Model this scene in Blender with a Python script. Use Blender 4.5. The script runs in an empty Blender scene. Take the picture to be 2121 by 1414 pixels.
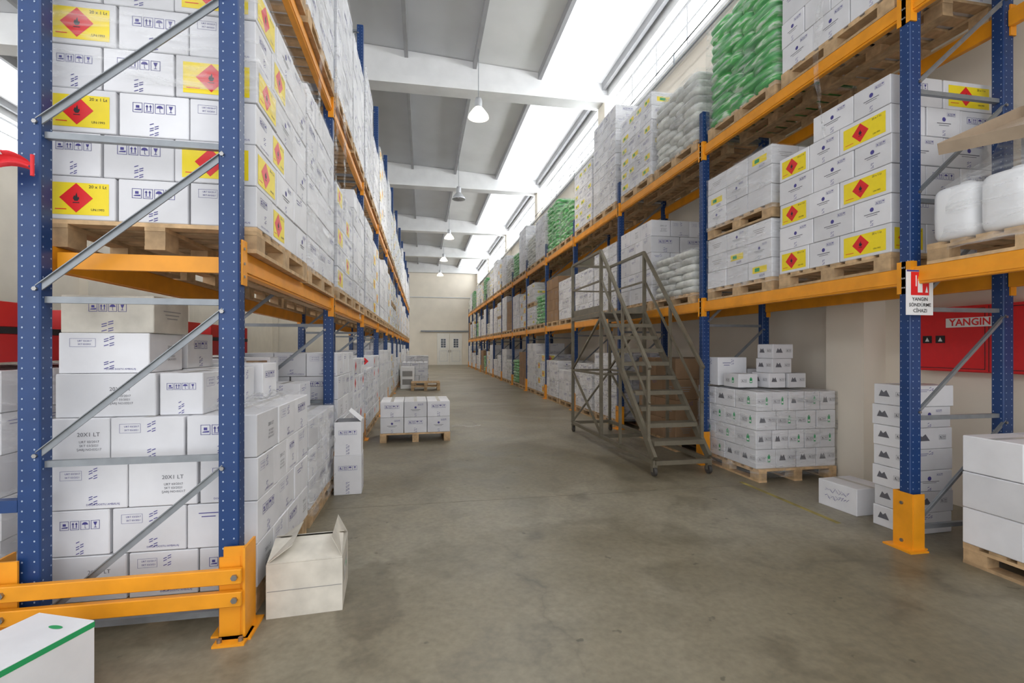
import bpy, math, random
from mathutils import Vector, Matrix
R=random.Random(11)
Z=Vector((0,0,1))
scn=bpy.context.scene
try:
    scn.view_settings.view_transform='Standard'
    scn.view_settings.exposure=0.20
except Exception: pass

# ---------------------------------------------------------------- materials
MATS={}
def newmat(n):
    m=bpy.data.materials.new(n); m.use_nodes=True
    nt=m.node_tree; b=nt.nodes['Principled BSDF']; MATS[n]=m
    return m,nt,b
def simple(n,col,rough=.6,metal=0,noise=.06,scale=6,bump=0,tint=False,emit=0):
    m,nt,b=newmat(n)
    N=nt.nodes; Lk=nt.links
    b.inputs['Roughness'].default_value=rough; b.inputs['Metallic'].default_value=metal
    tc=N.new('ShaderNodeTexCoord'); nz=N.new('ShaderNodeTexNoise'); nz.inputs['Scale'].default_value=scale; nz.inputs['Detail'].default_value=4
    Lk.new(tc.outputs['Object'],nz.inputs['Vector'])
    mr=N.new('ShaderNodeMapRange'); mr.inputs['From Min'].default_value=.3; mr.inputs['From Max'].default_value=.7
    mr.inputs['To Min'].default_value=1-noise; mr.inputs['To Max'].default_value=1+noise*.4
    Lk.new(nz.outputs['Fac'],mr.inputs['Value'])
    last=mr.outputs['Result']
    if tint:
        at=N.new('ShaderNodeAttribute'); at.attribute_name='tint'
        mu=N.new('ShaderNodeMath'); mu.operation='MULTIPLY'; Lk.new(last,mu.inputs[0]); Lk.new(at.outputs['Fac'],mu.inputs[1]); last=mu.outputs[0]
    vm=N.new('ShaderNodeVectorMath'); vm.operation='SCALE'; vm.inputs[0].default_value=col
    Lk.new(last,vm.inputs['Scale']); Lk.new(vm.outputs[0],b.inputs['Base Color'])
    if bump:
        bp=N.new('ShaderNodeBump'); bp.inputs['Strength'].default_value=bump; bp.inputs['Distance'].default_value=.02
        Lk.new(nz.outputs['Fac'],bp.inputs['Height']); Lk.new(bp.outputs[0],b.inputs['Normal'])
    if emit:
        b.inputs['Emission Color'].default_value=(1,.93,.8,1); b.inputs['Emission Strength'].default_value=emit
    return m
simple('carton',(.79,.79,.815),.5,0,.07,5,.10,True)
simple('carton_old',(.66,.62,.54),.7,0,.2,7,.2,True)
simple('cardboard',(.46,.36,.26),.75,0,.12,7,.1)
simple('carton_brown',(.36,.22,.12),.8,0,.12,7,.1,True)
simple('carton_red',(.66,.02,.02),.5,0,.1,7,0,True)
simple('tape',(.70,.68,.64),.25,0,.05)
simple('ink',(.07,.06,.27),.6,0,.1,40)
simple('ink_grey',(.14,.14,.16),.6,0,.1,40)
simple('seam',(.30,.29,.28),.8,0,.1)
simple('yellow',(.92,.72,.015),.45,0,.04,20)
simple('red',(.76,.015,.02),.4,0,.05,20)
simple('black',(.015,.015,.018),.5,0,.1)
simple('green',(.02,.36,.12),.5,0,.1)
simple('white',(.85,.85,.85),.4,0,.03)
simple('plastic_white',(.84,.85,.87),.3,0,.03)
simple('wood',(.62,.42,.23),.75,0,.3,14,.25,True)
simple('rack_blue',(.009,.045,.165),.4,0,.12,9,.03)
simple('rack_orange',(.86,.335,.012),.42,0,.14,6,.03)
simple('hole',(.34,.42,.56),.5,0,.05)
simple('zinc',(.27,.29,.31),.4,.4,.15,15)
simple('bolt',(.35,.34,.33),.35,.9,.1)
simple('stair_steel',(.205,.180,.130),.45,.3,.2,8,.05)
simple('caster',(.06,.055,.05),.5,0,.1)
simple('wall',(.83,.76,.65),.8,0,.06,1.3,.05)
simple('wall_white',(.80,.80,.80),.75,0,.08,2,.05)
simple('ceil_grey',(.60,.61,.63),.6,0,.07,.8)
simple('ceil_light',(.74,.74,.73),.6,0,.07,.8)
simple('purlin',(.34,.34,.35),.6,0,.1,3)
simple('frame_white',(.62,.63,.65),.6,0,.1,3)
simple('lamp_shell',(.55,.56,.58),.35,.3,.1)
simple('lamp_lit',(.85,.84,.80),.35,0,.05,6,0,False,1.1)
simple('door',(.82,.80,.74),.5,0,.04)
simple('door_glass',(.10,.12,.15),.15,0,.1)
simple('flag_red',(.74,.03,.04),.7,0,.1,20)
simple('sack_white',(.74,.75,.70),.45,0,.3,9,.3,True)
simple('line_yellow',(.36,.29,.08),.7,0,.5,7)
simple('joint',(.19,.17,.13),.7,0,.3,7)
def emis(n,col,st):
    m,nt,b=newmat(n); b.inputs['Base Color'].default_value=(*col,1); b.inputs['Roughness'].default_value=.3
    b.inputs['Emission Color'].default_value=(*col,1); b.inputs['Emission Strength'].default_value=st
emis('window_glow',(.95,.98,1.0),8.5)
emis('skylight',(.93,.95,.97),.32)
emis('bulb',(1,.86,.62),16)
m,nt,b=newmat('sack_green'); N=nt.nodes; Lk=nt.links
tc=N.new('ShaderNodeTexCoord'); mp=N.new('ShaderNodeMapping'); mp.inputs['Scale'].default_value=(3,3,16); nz=N.new('ShaderNodeTexNoise'); nz.inputs['Scale'].default_value=1.6; nz.inputs['Detail'].default_value=5
cr=N.new('ShaderNodeValToRGB'); e=cr.color_ramp.elements
e[0].position=.42; e[0].color=(.02,.30,.05,1); e[1].position=.64; e[1].color=(.62,.72,.58,1); x=e.new(.55); x.color=(.08,.48,.09,1)
Lk.new(tc.outputs['Object'],mp.inputs['Vector']); Lk.new(mp.outputs[0],nz.inputs['Vector']); Lk.new(nz.outputs['Fac'],cr.inputs[0]); Lk.new(cr.outputs[0],b.inputs['Base Color']); b.inputs['Roughness'].default_value=.35
# stretch wrap
m,nt,b=newmat('wrap'); N=nt.nodes; Lk=nt.links
b.inputs['Base Color'].default_value=(.88,.89,.90,1); b.inputs['Roughness'].default_value=.10
tc=N.new('ShaderNodeTexCoord'); mp=N.new('ShaderNodeMapping'); mp.inputs['Rotation'].default_value=(.35,.4,.2); mp.inputs['Scale'].default_value=(1.6,1.6,9)
nz=N.new('ShaderNodeTexNoise'); nz.inputs['Scale'].default_value=1.7; nz.inputs['Detail'].default_value=5; nz.inputs['Distortion'].default_value=.8
Lk.new(tc.outputs['Object'],mp.inputs['Vector']); Lk.new(mp.outputs[0],nz.inputs['Vector'])
mr=N.new('ShaderNodeMapRange'); mr.inputs['From Min'].default_value=.47; mr.inputs['From Max'].default_value=.76; mr.inputs['To Min'].default_value=.06; mr.inputs['To Max'].default_value=.48
Lk.new(nz.outputs['Fac'],mr.inputs['Value']); Lk.new(mr.outputs[0],b.inputs['Alpha'])
bp=N.new('ShaderNodeBump'); bp.inputs['Strength'].default_value=.6; bp.inputs['Distance'].default_value=.03
Lk.new(nz.outputs['Fac'],bp.inputs['Height']); Lk.new(bp.outputs[0],b.inputs['Normal'])
# floor
m,nt,b=newmat('floor'); N=nt.nodes; Lk=nt.links
tc=N.new('ShaderNodeTexCoord')
def noise(sc,det=6,dist=0):
    n=N.new('ShaderNodeTexNoise'); n.inputs['Scale'].default_value=sc; n.inputs['Detail'].default_value=det; n.inputs['Distortion'].default_value=dist; Lk.new(tc.outputs['Object'],n.inputs['Vector']); return n
def ramp(src,stops):
    r=N.new('ShaderNodeValToRGB'); e=r.color_ramp.elements
    e[0].position=stops[0][0]; e[0].color=(*stops[0][1],1); e[1].position=stops[-1][0]; e[1].color=(*stops[-1][1],1)
    for p,c in stops[1:-1]: q=e.new(p); q.color=(*c,1)
    Lk.new(src,r.inputs[0]); return r
def mix(kind,a,b_,fac):
    x=N.new('ShaderNodeMixRGB'); x.blend_type=kind
    Lk.new(a,x.inputs[1]); Lk.new(b_,x.inputs[2])
    if isinstance(fac,float): x.inputs[0].default_value=fac
    else: Lk.new(fac,x.inputs[0])
    return x.outputs[0]
n1=noise(.55,9,.8); base=ramp(n1.outputs['Fac'],[(.32,(.180,.152,.098)),(.5,(.238,.207,.146)),(.68,(.305,.275,.208))])
n2=noise(2.6,9,1.0); r2=ramp(n2.outputs['Fac'],[(.34,(.76,.76,.75)),(.48,(.97,.97,.97)),(.70,(1.08,1.08,1.08))])
c=mix('MULTIPLY',base.outputs[0],r2.outputs[0],1.0)
n3=noise(26,5); r3=ramp(n3.outputs['Fac'],[(.3,(.84,.84,.84)),(.7,(1.10,1.10,1.10))]); c=mix('MULTIPLY',c,r3.outputs[0],1.0)
n6=noise(7,3); r6=ramp(n6.outputs['Fac'],[(.26,(.45,.45,.45)),(.29,(1,1,1))]); c=mix('MULTIPLY',c,r6.outputs[0],.8)
vo=N.new('ShaderNodeTexVoronoi'); vo.feature='DISTANCE_TO_EDGE'; vo.inputs['Scale'].default_value=.42
nd=noise(1.3,5); va=N.new('ShaderNodeVectorMath'); va.operation='MULTIPLY_ADD'; va.inputs[1].default_value=(1.1,1.1,0)
Lk.new(nd.outputs['Color'],va.inputs[0]); Lk.new(tc.outputs['Object'],va.inputs[2]); Lk.new(va.outputs[0],vo.inputs['Vector'])
rc=ramp(vo.outputs['Distance'],[(0,(.76,.76,.76)),(.005,(.88,.88,.88)),(.018,(1,1,1))])
nm=noise(.5,2); rm=ramp(nm.outputs['Fac'],[(.46,(0,0,0)),(.59,(1,1,1))])
c=mix('MULTIPLY',c,rc.outputs[0],rm.outputs[0])
n5=noise(1.1,4); r5=ramp(n5.outputs['Fac'],[(.31,(.74,.74,.74)),(.37,(1,1,1))]); c=mix('MULTIPLY',c,r5.outputs[0],.8)
s1=N.new('ShaderNodeVectorMath'); s1.operation='SUBTRACT'; s1.inputs[1].default_value=(3.16,-16.85,.1); Lk.new(tc.outputs['Object'],s1.inputs[0])
s2=N.new('ShaderNodeVectorMath'); s2.operation='DIVIDE'; s2.inputs[1].default_value=(.22,.60,1); Lk.new(s1.outputs[0],s2.inputs[0])
s3=N.new('ShaderNodeVectorMath'); s3.operation='LENGTH'; Lk.new(s2.outputs[0],s3.inputs[0])
s4=N.new('ShaderNodeMath'); s4.operation='MULTIPLY_ADD'; s4.inputs[1].default_value=1.6; Lk.new(noise(3.2,6).outputs['Fac'],s4.inputs[0]); Lk.new(s3.outputs['Value'],s4.inputs[2])
rs=ramp(s4.outputs[0],[(0,(.72,.71,.69)),(.90,(.76,.75,.73)),(1.0,(1,1,1))])
sd=N.new('ShaderNodeMath'); sd.operation='DIVIDE'; sd.inputs[1].default_value=1.75; Lk.new(s4.outputs[0],sd.inputs[0]); Lk.new(sd.outputs[0],rs.inputs[0])
c=mix('MULTIPLY',c,rs.outputs[0],1.0)
Lk.new(c,b.inputs['Base Color'])
rr=N.new('ShaderNodeMapRange'); rr.inputs['To Min'].default_value=.28; rr.inputs['To Max'].default_value=.55; Lk.new(n2.outputs['Fac'],rr.inputs['Value']); Lk.new(rr.outputs[0],b.inputs['Roughness'])
bp=N.new('ShaderNodeBump'); bp.inputs['Strength'].default_value=.12; bp.inputs['Distance'].default_value=.02; Lk.new(n2.outputs['Fac'],bp.inputs['Height']); Lk.new(bp.outputs[0],b.inputs['Normal'])

# ---------------------------------------------------------------- mesh builder
class MB:
    def __init__(s): s.v=[];s.f=[];s.m=[];s.t=[];s.mn=[];s.sm=[];s.tint=1.0;s.M=Matrix.Identity(4)
    def mi(s,n):
        if n not in s.mn: s.mn.append(n)
        return s.mn.index(n)
    def add(s,vs,fs,mat,sm=False):
        o=len(s.v); s.v+= [tuple(s.M@Vector(p)) for p in vs]; i=s.mi(mat)
        for f in fs: s.f.append(tuple(o+k for k in f)); s.m.append(i); s.t.append(s.tint); s.sm.append(sm)
    def poly(s,pts,mat): s.add(pts,[tuple(range(len(pts)))],mat)
    def box(s,c,d,mat,bev=0):
        cx,cy,cz=c; h=(d[0]/2,d[1]/2,d[2]/2)
        if not bev:
            vs=[(cx+i*h[0],cy+j*h[1],cz+k*h[2]) for i in(-1,1) for j in(-1,1) for k in(-1,1)]
            s.add(vs,[(0,1,3,2),(4,6,7,5),(0,4,5,1),(2,3,7,6),(0,2,6,4),(1,5,7,3)],mat); return
        vs=[];ix={}
        for i in(-1,1):
            for j in(-1,1):
                for k in(-1,1):
                    sg=(i,j,k)
                    for a in range(3):
                        p=[c[q]+sg[q]*(h[q]-(0 if q==a else bev)) for q in range(3)]
                        ix[(sg,a)]=len(vs); vs.append(tuple(p))
        fs=[]
        def sgn(a,sa,b,sb,cc,sc):
            t=[0,0,0]; t[a]=sa;t[b]=sb;t[cc]=sc; return tuple(t)
        for a in range(3):
            b_,c_=(a+1)%3,(a+2)%3
            for sa in(-1,1):
                fs.append([ix[(sgn(a,sa,b_,p,c_,q),a)] for p,q in((-1,-1),(1,-1),(1,1),(-1,1))])
            for sa in(-1,1):
                for sb in(-1,1):
                    fs.append([ix[(sgn(a,sa,b_,sb,c_,-1),a)],ix[(sgn(a,sa,b_,sb,c_,1),a)],ix[(sgn(a,sa,b_,sb,c_,1),b_)],ix[(sgn(a,sa,b_,sb,c_,-1),b_)]])
        for i in(-1,1):
            for j in(-1,1):
                for k in(-1,1): fs.append([ix[((i,j,k),a)] for a in range(3)])
        C=Vector(c); out=[]
        for f in fs:
            p=[Vector(vs[q]) for q in f]; n=(p[1]-p[0]).cross(p[2]-p[0]); cc=sum(p,Vector())/len(p)-C
            out.append(tuple(f) if n.dot(cc)>0 else tuple(reversed(f)))
        s.add(vs,out,mat)
    def bar(s,p,q,w,h,mat,up=(0,0,1)):
        p=Vector(p);q=Vector(q);d=(q-p); L=d.length; d.normalize(); u=Vector(up)
        if abs(d.dot(u))>.98: u=Vector((0,1,0))
        r=d.cross(u).normalized(); u=r.cross(d).normalized()
        old=s.M; s.M=old@Matrix.Translation((p+q)/2)@Matrix((r,d,u)).transposed().to_4x4()
        s.box((0,0,0),(w,L,h),mat); s.M=old
    def tube(s,p,q,r,mat,n=8):
        p=Vector(p);q=Vector(q);d=(q-p).normalized(); u=Vector((0,0,1)) if abs(d.z)<.95 else Vector((0,1,0))
        a=d.cross(u).normalized(); b_=a.cross(d)
        vs=[]
        for e in(p,q):
            for i in range(n):
                t=2*math.pi*i/n; vs.append(tuple(e+a*math.cos(t)*r+b_*math.sin(t)*r))
        fs=[(i,(i+1)%n,n+(i+1)%n,n+i) for i in range(n)]
        s.add(vs,fs,mat,True); s.add(vs,[tuple(range(n-1,-1,-1)),tuple(range(n,2*n))],mat)
    def lathe(s,prof,c,mat,n=20):
        vs=[];fs=[]
        for r,z in prof:
            for i in range(n):
                t=2*math.pi*i/n; vs.append((c[0]+r*math.cos(t),c[1]+r*math.sin(t),c[2]+z))
        for k in range(len(prof)-1):
            for i in range(n): fs.append((k*n+i,k*n+(i+1)%n,(k+1)*n+(i+1)%n,(k+1)*n+i))
        s.add(vs,fs,mat,True)
    def blob(s,c,d,mat,eh=.45,ev=.8,nu=16,nv=7,jit=0,seed=0):
        rr=random.Random(seed); vs=[];fs=[]
        pw=lambda x,e:math.copysign(abs(x)**e,x)
        for k in range(nv+1):
            ph=-math.pi/2+math.pi*k/nv
            for i in range(nu):
                la=2*math.pi*i/nu
                j=1+rr.uniform(-jit,jit)
                vs.append((c[0]+d[0]/2*pw(math.cos(ph),ev)*pw(math.cos(la),eh)*j,c[1]+d[1]/2*pw(math.cos(ph),ev)*pw(math.sin(la),eh)*j,c[2]+d[2]/2*pw(math.sin(ph),ev if ev<.6 else 1)))
        for k in range(nv):
            for i in range(nu): fs.append((k*nu+i,k*nu+(i+1)%nu,(k+1)*nu+(i+1)%nu,(k+1)*nu+i))
        s.add(vs,fs,mat,True)
    def mesh(s,name):
        me=bpy.data.meshes.new(name); me.from_pydata(s.v,[],s.f)
        for n in s.mn: me.materials.append(MATS[n])
        me.polygons.foreach_set('material_index',s.m); me.polygons.foreach_set('use_smooth',s.sm)
        at=me.attributes.new('tint','FLOAT','FACE'); at.data.foreach_set('value',s.t)
        me.update(); return me
    def obj(s,name,loc=(0,0,0),rz=0): return inst(s.mesh(name),name,loc,rz)
def inst(me,name,loc,rz=0):
    o=bpy.data.objects.new(name,me); o.location=loc; o.rotation_euler=(0,0,rz); scn.collection.objects.link(o); return o

TX={}
def text2d(t,bold=0):
    k=(t,bold)
    if k in TX: return TX[k]
    cu=bpy.data.curves.new('t','FONT'); cu.body=t; cu.size=1; cu.align_x='CENTER'; cu.align_y='CENTER'; cu.resolution_u=2; cu.offset=bold
    ob=bpy.data.objects.new('t',cu); scn.collection.objects.link(ob)
    bpy.context.view_layer.update(); dg=bpy.context.evaluated_depsgraph_get()
    me=bpy.data.meshes.new_from_object(ob.evaluated_get(dg))
    vs=[(v.co.x,v.co.y) for v in me.vertices]; fs=[tuple(p.vertices) for p in me.polygons]
    bpy.data.objects.remove(ob); bpy.data.meshes.remove(me); bpy.data.curves.remove(cu)
    TX[k]=(vs,fs); return TX[k]
class Face:
    """drawing on a flat face: c centre, n normal"""
    def __init__(s,mb,c,n,up=Z): s.mb=mb; s.c=Vector(c); s.n=Vector(n); s.u=Vector(up); s.r=s.u.cross(s.n)
    def P(s,x,y,o): return tuple(s.c+s.r*x+s.u*y+s.n*(.0015+o*.0008))
    def poly(s,pts,mat,o=0): s.mb.poly([s.P(x,y,o) for x,y in pts],mat)
    def rect(s,x,y,w,h,mat,o=0): s.poly([(x-w/2,y-h/2),(x+w/2,y-h/2),(x+w/2,y+h/2),(x-w/2,y+h/2)],mat,o)
    def frame(s,x,y,w,h,t,mat,o=0):
        s.rect(x,y+h/2,w+t,t,mat,o);s.rect(x,y-h/2,w+t,t,mat,o);s.rect(x-w/2,y,t,h,mat,o);s.rect(x+w/2,y,t,h,mat,o)
    def text(s,t,x,y,size,mat='ink',o=0,bold=0,rot=0):
        vs,fs=text2d(t,bold); c,q=math.cos(rot),math.sin(rot)
        s.mb.add([s.P(x+(a*c-b*q)*size,y+(a*q+b*c)*size,o) for a,b in vs],fs,mat)
    def icons(s,x,y,z,mat='ink',n=4):
        for i in range(n):
            cx=x+(i-(n-1)/2)*z*1.12
            s.frame(cx,y,z*.92,z*1.05,z*.05,mat)
            k=i%4
            if k==0:
                s.rect(cx,y+z*.1,z*.35,z*.3,mat); s.poly([(cx-z*.35,y-z*.3),(cx+z*.35,y-z*.3),(cx+z*.38,y-z*.12),(cx-z*.2,y-z*.18)],mat)
            elif k==1:
                for d in(-.18,.18):
                    s.rect(cx+d*z,y-z*.05,z*.1,z*.45,mat); s.poly([(cx+(d-.15)*z,y+z*.12),(cx+(d+.15)*z,y+z*.12),(cx+d*z,y+z*.38)],mat)
                s.rect(cx,y-z*.36,z*.6,z*.06,mat)
            elif k==2:
                s.poly([(cx+z*.34*math.cos(a),y+z*.05+z*.32*math.sin(a)) for a in [math.pi*j/8 for j in range(9)]],mat); s.rect(cx,y-z*.15,z*.05,z*.45,mat); s.rect(cx+z*.06,y-z*.36,z*.14,z*.05,mat)
            else:
                s.poly([(cx-z*.08,y-z*.02),(cx+z*.08,y-z*.02),(cx+z*.22,y+z*.36),(cx-z*.22,y+z*.36)],mat); s.rect(cx,y-z*.15,z*.06,z*.3,mat); s.rect(cx,y-z*.33,z*.32,z*.06,mat)
    def hatch(s,x,y,w,h,mat='ink'):
        n=max(3,int(h/.011))
        for i in range(n):
            yy=y-h/2+h*i/n
            for k in(-1,1):
                if (i+k)%3==0: continue
                s.poly([(x+k*w*.22-w*.19,yy),(x+k*w*.22+w*.17,yy+.007),(x+k*w*.22+w*.17,yy+.0115),(x+k*w*.22-w*.19,yy+.0045)],mat)
    def flame(s,x,y,z,mat='black',o=2):
        s.poly([(x-.10*z,y-.22*z),(x+.10*z,y-.22*z),(x+.20*z,y-.05*z),(x+.17*z,y+.10*z),(x+.10*z,y+.02*z),(x+.04*z,y+.38*z),(x-.06*z,y+.12*z),(x-.12*z,y+.18*z),(x-.20*z,y-.04*z)],mat,o)
        s.rect(x,y-.34*z,.42*z,.06*z,mat,o)
    def label(s,kind,w,h):
        if kind=='yellow':
            W=w*.82;H=h*.74; s.rect(0,-h*.02,W,H,'yellow')
            z=H*.46; s.poly([(-W*.08-z,0),(-W*.08,-z),(-W*.08+z,0),(-W*.08,z)],'red',1); s.flame(-W*.08,0,z*.95)
            s.text('20 x 1 Lt',W*.30,H*.36,h*.10,'black',1,.01)
            s.text('UN:1993',W*.30,-H*.36,h*.075,'black',1,.01); s.rect(-W*.35,-H*.36,W*.2,h*.02,'red',1)
        elif kind=='icons':
            z=min(h*.21,w*.155); s.icons(0,h*.18,z); s.hatch(0,-h*.32,w*.16,h*.3)
        elif kind=='icons2':
            z=min(h*.17,w*.13); s.icons(-w*.08,h*.22,z,n=3); s.text('DOĞA DOSTU AMBALAJ',0,-h*.40,h*.06); s.hatch(w*.02,-h*.16,w*.13,h*.2)
        elif kind=='text':
            s.text('20X1 LT',w*.14,h*.14,h*.125,'ink_grey')
            for i,t in enumerate(('URT 03/2017','SKT 03/2021','ŞARJ NO:03217')): s.text(t,w*.15,-h*(.02+.085*i),h*.072,'ink_grey')
        elif kind=='text2':
            s.frame(-w*.24,h*.26,w*.28,h*.2,.0012,'ink'); s.text('URT 03/2017',-w*.22,h*.30,h*.055); s.text('SKT 03/2021',-w*.22,h*.22,h*.055)
            s.hatch(w*.05,h*.30,w*.14,h*.26); s.text('DOĞA DOSTU AMBALAJ',w*.18,-h*.40,h*.06); s.hatch(w*.05,-h*.30,w*.14,h*.2)
        elif kind=='logo':
            s.poly([(.018*math.cos(a)-w*.0,.018*math.sin(a)+h*.12) for a in [math.pi*j/5 for j in range(10)]],'ink')
            s.rect(0,-h*.02,w*.42,h*.025,'ink_grey'); s.rect(0,-h*.09,w*.3,h*.018,'ink_grey'); s.icons(w*.22,h*.30,min(h,w)*.11,n=3); s.hatch(0,-h*.36,w*.1,h*.2)
        elif kind=='small':
            s.rect(-w*.2,h*.3,w*.28,h*.02,'ink'); s.rect(-w*.2,h*.22,w*.2,h*.02,'ink'); s.hatch(0,h*.34,w*.12,h*.2)
        elif kind=='green':
            s.rect(w*.14,0,w*.13,h*.34,'green'); s.rect(w*.14,h*.21,w*.06,h*.07,'green'); s.rect(w*.14,-.01,w*.09,h*.1,'white',1)
            s.icons(-w*.22,h*.0,min(w,h)*.22,'ink_grey',2)
        elif kind=='tri':
            s.poly([(w*-.35,-h*.1),(w*-.02,-h*.1),(w*-.12,h*.22),(w*-.2,h*.1),(w*-.27,h*.22)],'ink_grey'); s.icons(w*.27,h*.05,min(w,h)*.2,'ink_grey',2)
        elif kind=='greylines':
            for i in range(3): s.rect(0,h*(.12-.1*i),w*(.5-.1*i),h*.03,'seam')
        elif kind=='dia':
            z=h*.3; s.poly([(-z,h*.08),(0,h*.08-z),(z,h*.08),(0,h*.08+z)],'red'); s.flame(0,h*.08,z*.9); s.rect(0,-h*.38,w*.5,h*.04,'ink')
        elif kind=='orange':
            s.rect(0,0,w*.6,h*.35,'yellow'); s.rect(-w*.1,0,w*.2,h*.2,'green',1); s.icons(w*.1,-h*.33,min(w,h)*.13,n=3)
        elif kind=='hand':
            rr=random.Random(3)
            for row in range(2):
                x=-w*.32
                for i in range(9):
                    x2=x+w*.07; y=h*(.18-.26*row); a=rr.uniform(-.1,.1)*h; b_=rr.uniform(-.12,.12)*h
                    s.poly([(x,y+a),(x+.004,y+a),(x2+.004,y+b_),(x2,y+b_)],'ink'); s.poly([(x2,y+b_),(x2+.004,y+b_),(x+w*.02,y-a),(x+w*.02-.004,y-a)],'ink'); x=x2
NRM={'-x':(-1,0,0),'+x':(1,0,0),'-y':(0,-1,0),'+y':(0,1,0)}
def carton(mb,c,d,labs={},mat='carton',rz=0,bev=.004,seam=True,rr=R):
    old=mb.M; mb.M=old@Matrix.Translation(Vector(c))@Matrix.Rotation(rz,4,'Z')
    mb.tint=rr.uniform(.85,1.05)
    mb.box((0,0,0),d,mat,bev); mb.tint=1
    if seam:
        F=Face(mb,(0,0,d[2]/2),(0,0,1),(0,1,0))
        if d[0]>d[1]: F.rect(0,0,d[0]*.98,.05,'tape',0); F.rect(0,0,d[0]*.98,.003,'seam',1)
        else: F.rect(0,0,.05,d[1]*.98,'tape',0); F.rect(0,0,.003,d[1]*.98,'seam',1)
    for k,l in labs.items():
        n=Vector(NRM[k]); w=d[1] if k[1]=='x' else d[0]; off=(d[0] if k[1]=='x' else d[1])/2
        if l: Face(mb,n*off,n).label(l,w,d[2])
    mb.M=old
def pallet(mb,Lx,Ly,rr=R):
    x=[-Lx/2+.05,0,Lx/2-.05]
    for xi in x:
        mb.tint=rr.uniform(.75,1.1); mb.box((xi,0,.011),(.1,Ly,.022),'wood')
        for yj in(-Ly/2+.075,0,Ly/2-.075):
            mb.tint=rr.uniform(.7,1.1); mb.box((xi,yj,.061),(.1,.145,.078),'wood')
        mb.tint=rr.uniform(.8,1.1); mb.box((xi,0,.111),(.1,Ly,.021),'wood')
    n=int(Ly/.145)
    for i in range(n):
        mb.tint=rr.uniform(.75,1.15); mb.box((0,-Ly/2+.05+(Ly-.1)*i/(n-1),.133),(Lx,.1,.022),'wood')
    mb.tint=1
PH=.144
def wrapshell(mb,x0,x1,y0,y1,z0,z1,seed=0,amp=.012,top=True,mat='wrap'):
    rr=random.Random(seed); n=8; m=7
    per=[]
    for i in range(n): per.append((x0+(x1-x0)*i/n,y0,0,-1))
    for i in range(n): per.append((x1,y0+(y1-y0)*i/n,1,0))
    for i in range(n): per.append((x1-(x1-x0)*i/n,y1,0,1))
    for i in range(n): per.append((x0,y1-(y1-y0)*i/n,-1,0))
    K_=len(per); vs=[];fs=[]
    for k in range(m+1):
        z=z0+(z1-z0)*k/m+ (rr.uniform(-.01,.01) if 0<k<m else 0)
        for (x,y,nx,ny) in per:
            o=.006+rr.uniform(0,amp); vs.append((x+nx*o,y+ny*o,z))
    for k in range(m):
        for i in range(K_): fs.append((k*K_+i,k*K_+(i+1)%K_,(k+1)*K_+(i+1)%K_,(k+1)*K_+i))
    mb.add(vs,fs,mat,True)
    if top:
        g=8; vs=[];fs=[]
        for a in range(g+1):
            for b_ in range(g+1): vs.append((x0+(x1-x0)*a/g,y0+(y1-y0)*b_/g,z1+.004+rr.uniform(0,.02)))
        for a in range(g):
            for b_ in range(g): fs.append((a*(g+1)+b_,(a+1)*(g+1)+b_,(a+1)*(g+1)+b_+1,a*(g+1)+b_+1))
        mb.add(vs,fs,mat,True)
def stackpart(mb,z0,Lx,Ly,rows,rh,lab,divs=None,mat='carton',bev=.004,jit=.004,seed=0,skip=None):
    rr=random.Random(seed)
    dA=([.333]*3,[.333]*3); dB=([.5,.5],[.25]*4)
    if divs: dA,dB=divs
    for r in range(rows):
        dx,dy=(dA if r%2==0 else dB); x=-Lx/2
        for i,a in enumerate(dx):
            w=a*Lx; y=-Ly/2
            for j,b_ in enumerate(dy):
                l=b_*Ly
                if not(0<i<len(dx)-1 and 0<j<len(dy)-1 and r<rows-1) and not(skip and skip(r,i,j,len(dx),len(dy))):
                    labs={}
                    if i==0: labs['-x']=lab('-x',r,j,rr)
                    if i==len(dx)-1: labs['+x']=lab('+x',r,j,rr)
                    if j==0: labs['-y']=lab('-y',r,i,rr)
                    if j==len(dy)-1: labs['+y']=lab('+y',r,i,rr)
                    carton(mb,(x+w/2+rr.uniform(-jit,jit),y+l/2+rr.uniform(-jit,jit),z0+rh*(r+.5)),(w-.009,l-.009,rh-.004),labs,mat,0,bev,r>=rows-2,rr)
                y+=l
            x+=w
def mk(name,Lx,Ly,rows,rh,lab,wrap=False,mat='carton',seed=0,divs=None,skip=None,tiers=1,bev=.004,wz=0):
    mb=MB(); z=0
    for t in range(tiers):
        mb.M=Matrix.Translation((0,0,z)); pallet(mb,Lx,Ly,random.Random(seed+t)); mb.M=Matrix.Identity(4)
        stackpart(mb,z+PH,Lx,Ly,rows,rh,lab,divs,mat,bev,seed=seed+t,skip=skip)
        zt=z+PH+rows*rh
        if wrap: wrapshell(mb,-Lx/2,Lx/2,-Ly/2,Ly/2,z+(wz or .1),zt,seed)
        z=zt+.012
    return mb.mesh(name)
def pick(*opts): return lambda f,r,i,rr: rr.choice(opts)
def yel(f,r,i,rr): return 'yellow' if (i==0 and r%2==0) or (i>=2 and r%2==1 and i%2==0) else rr.choice(['icons','icons','icons2','text2'])
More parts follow.
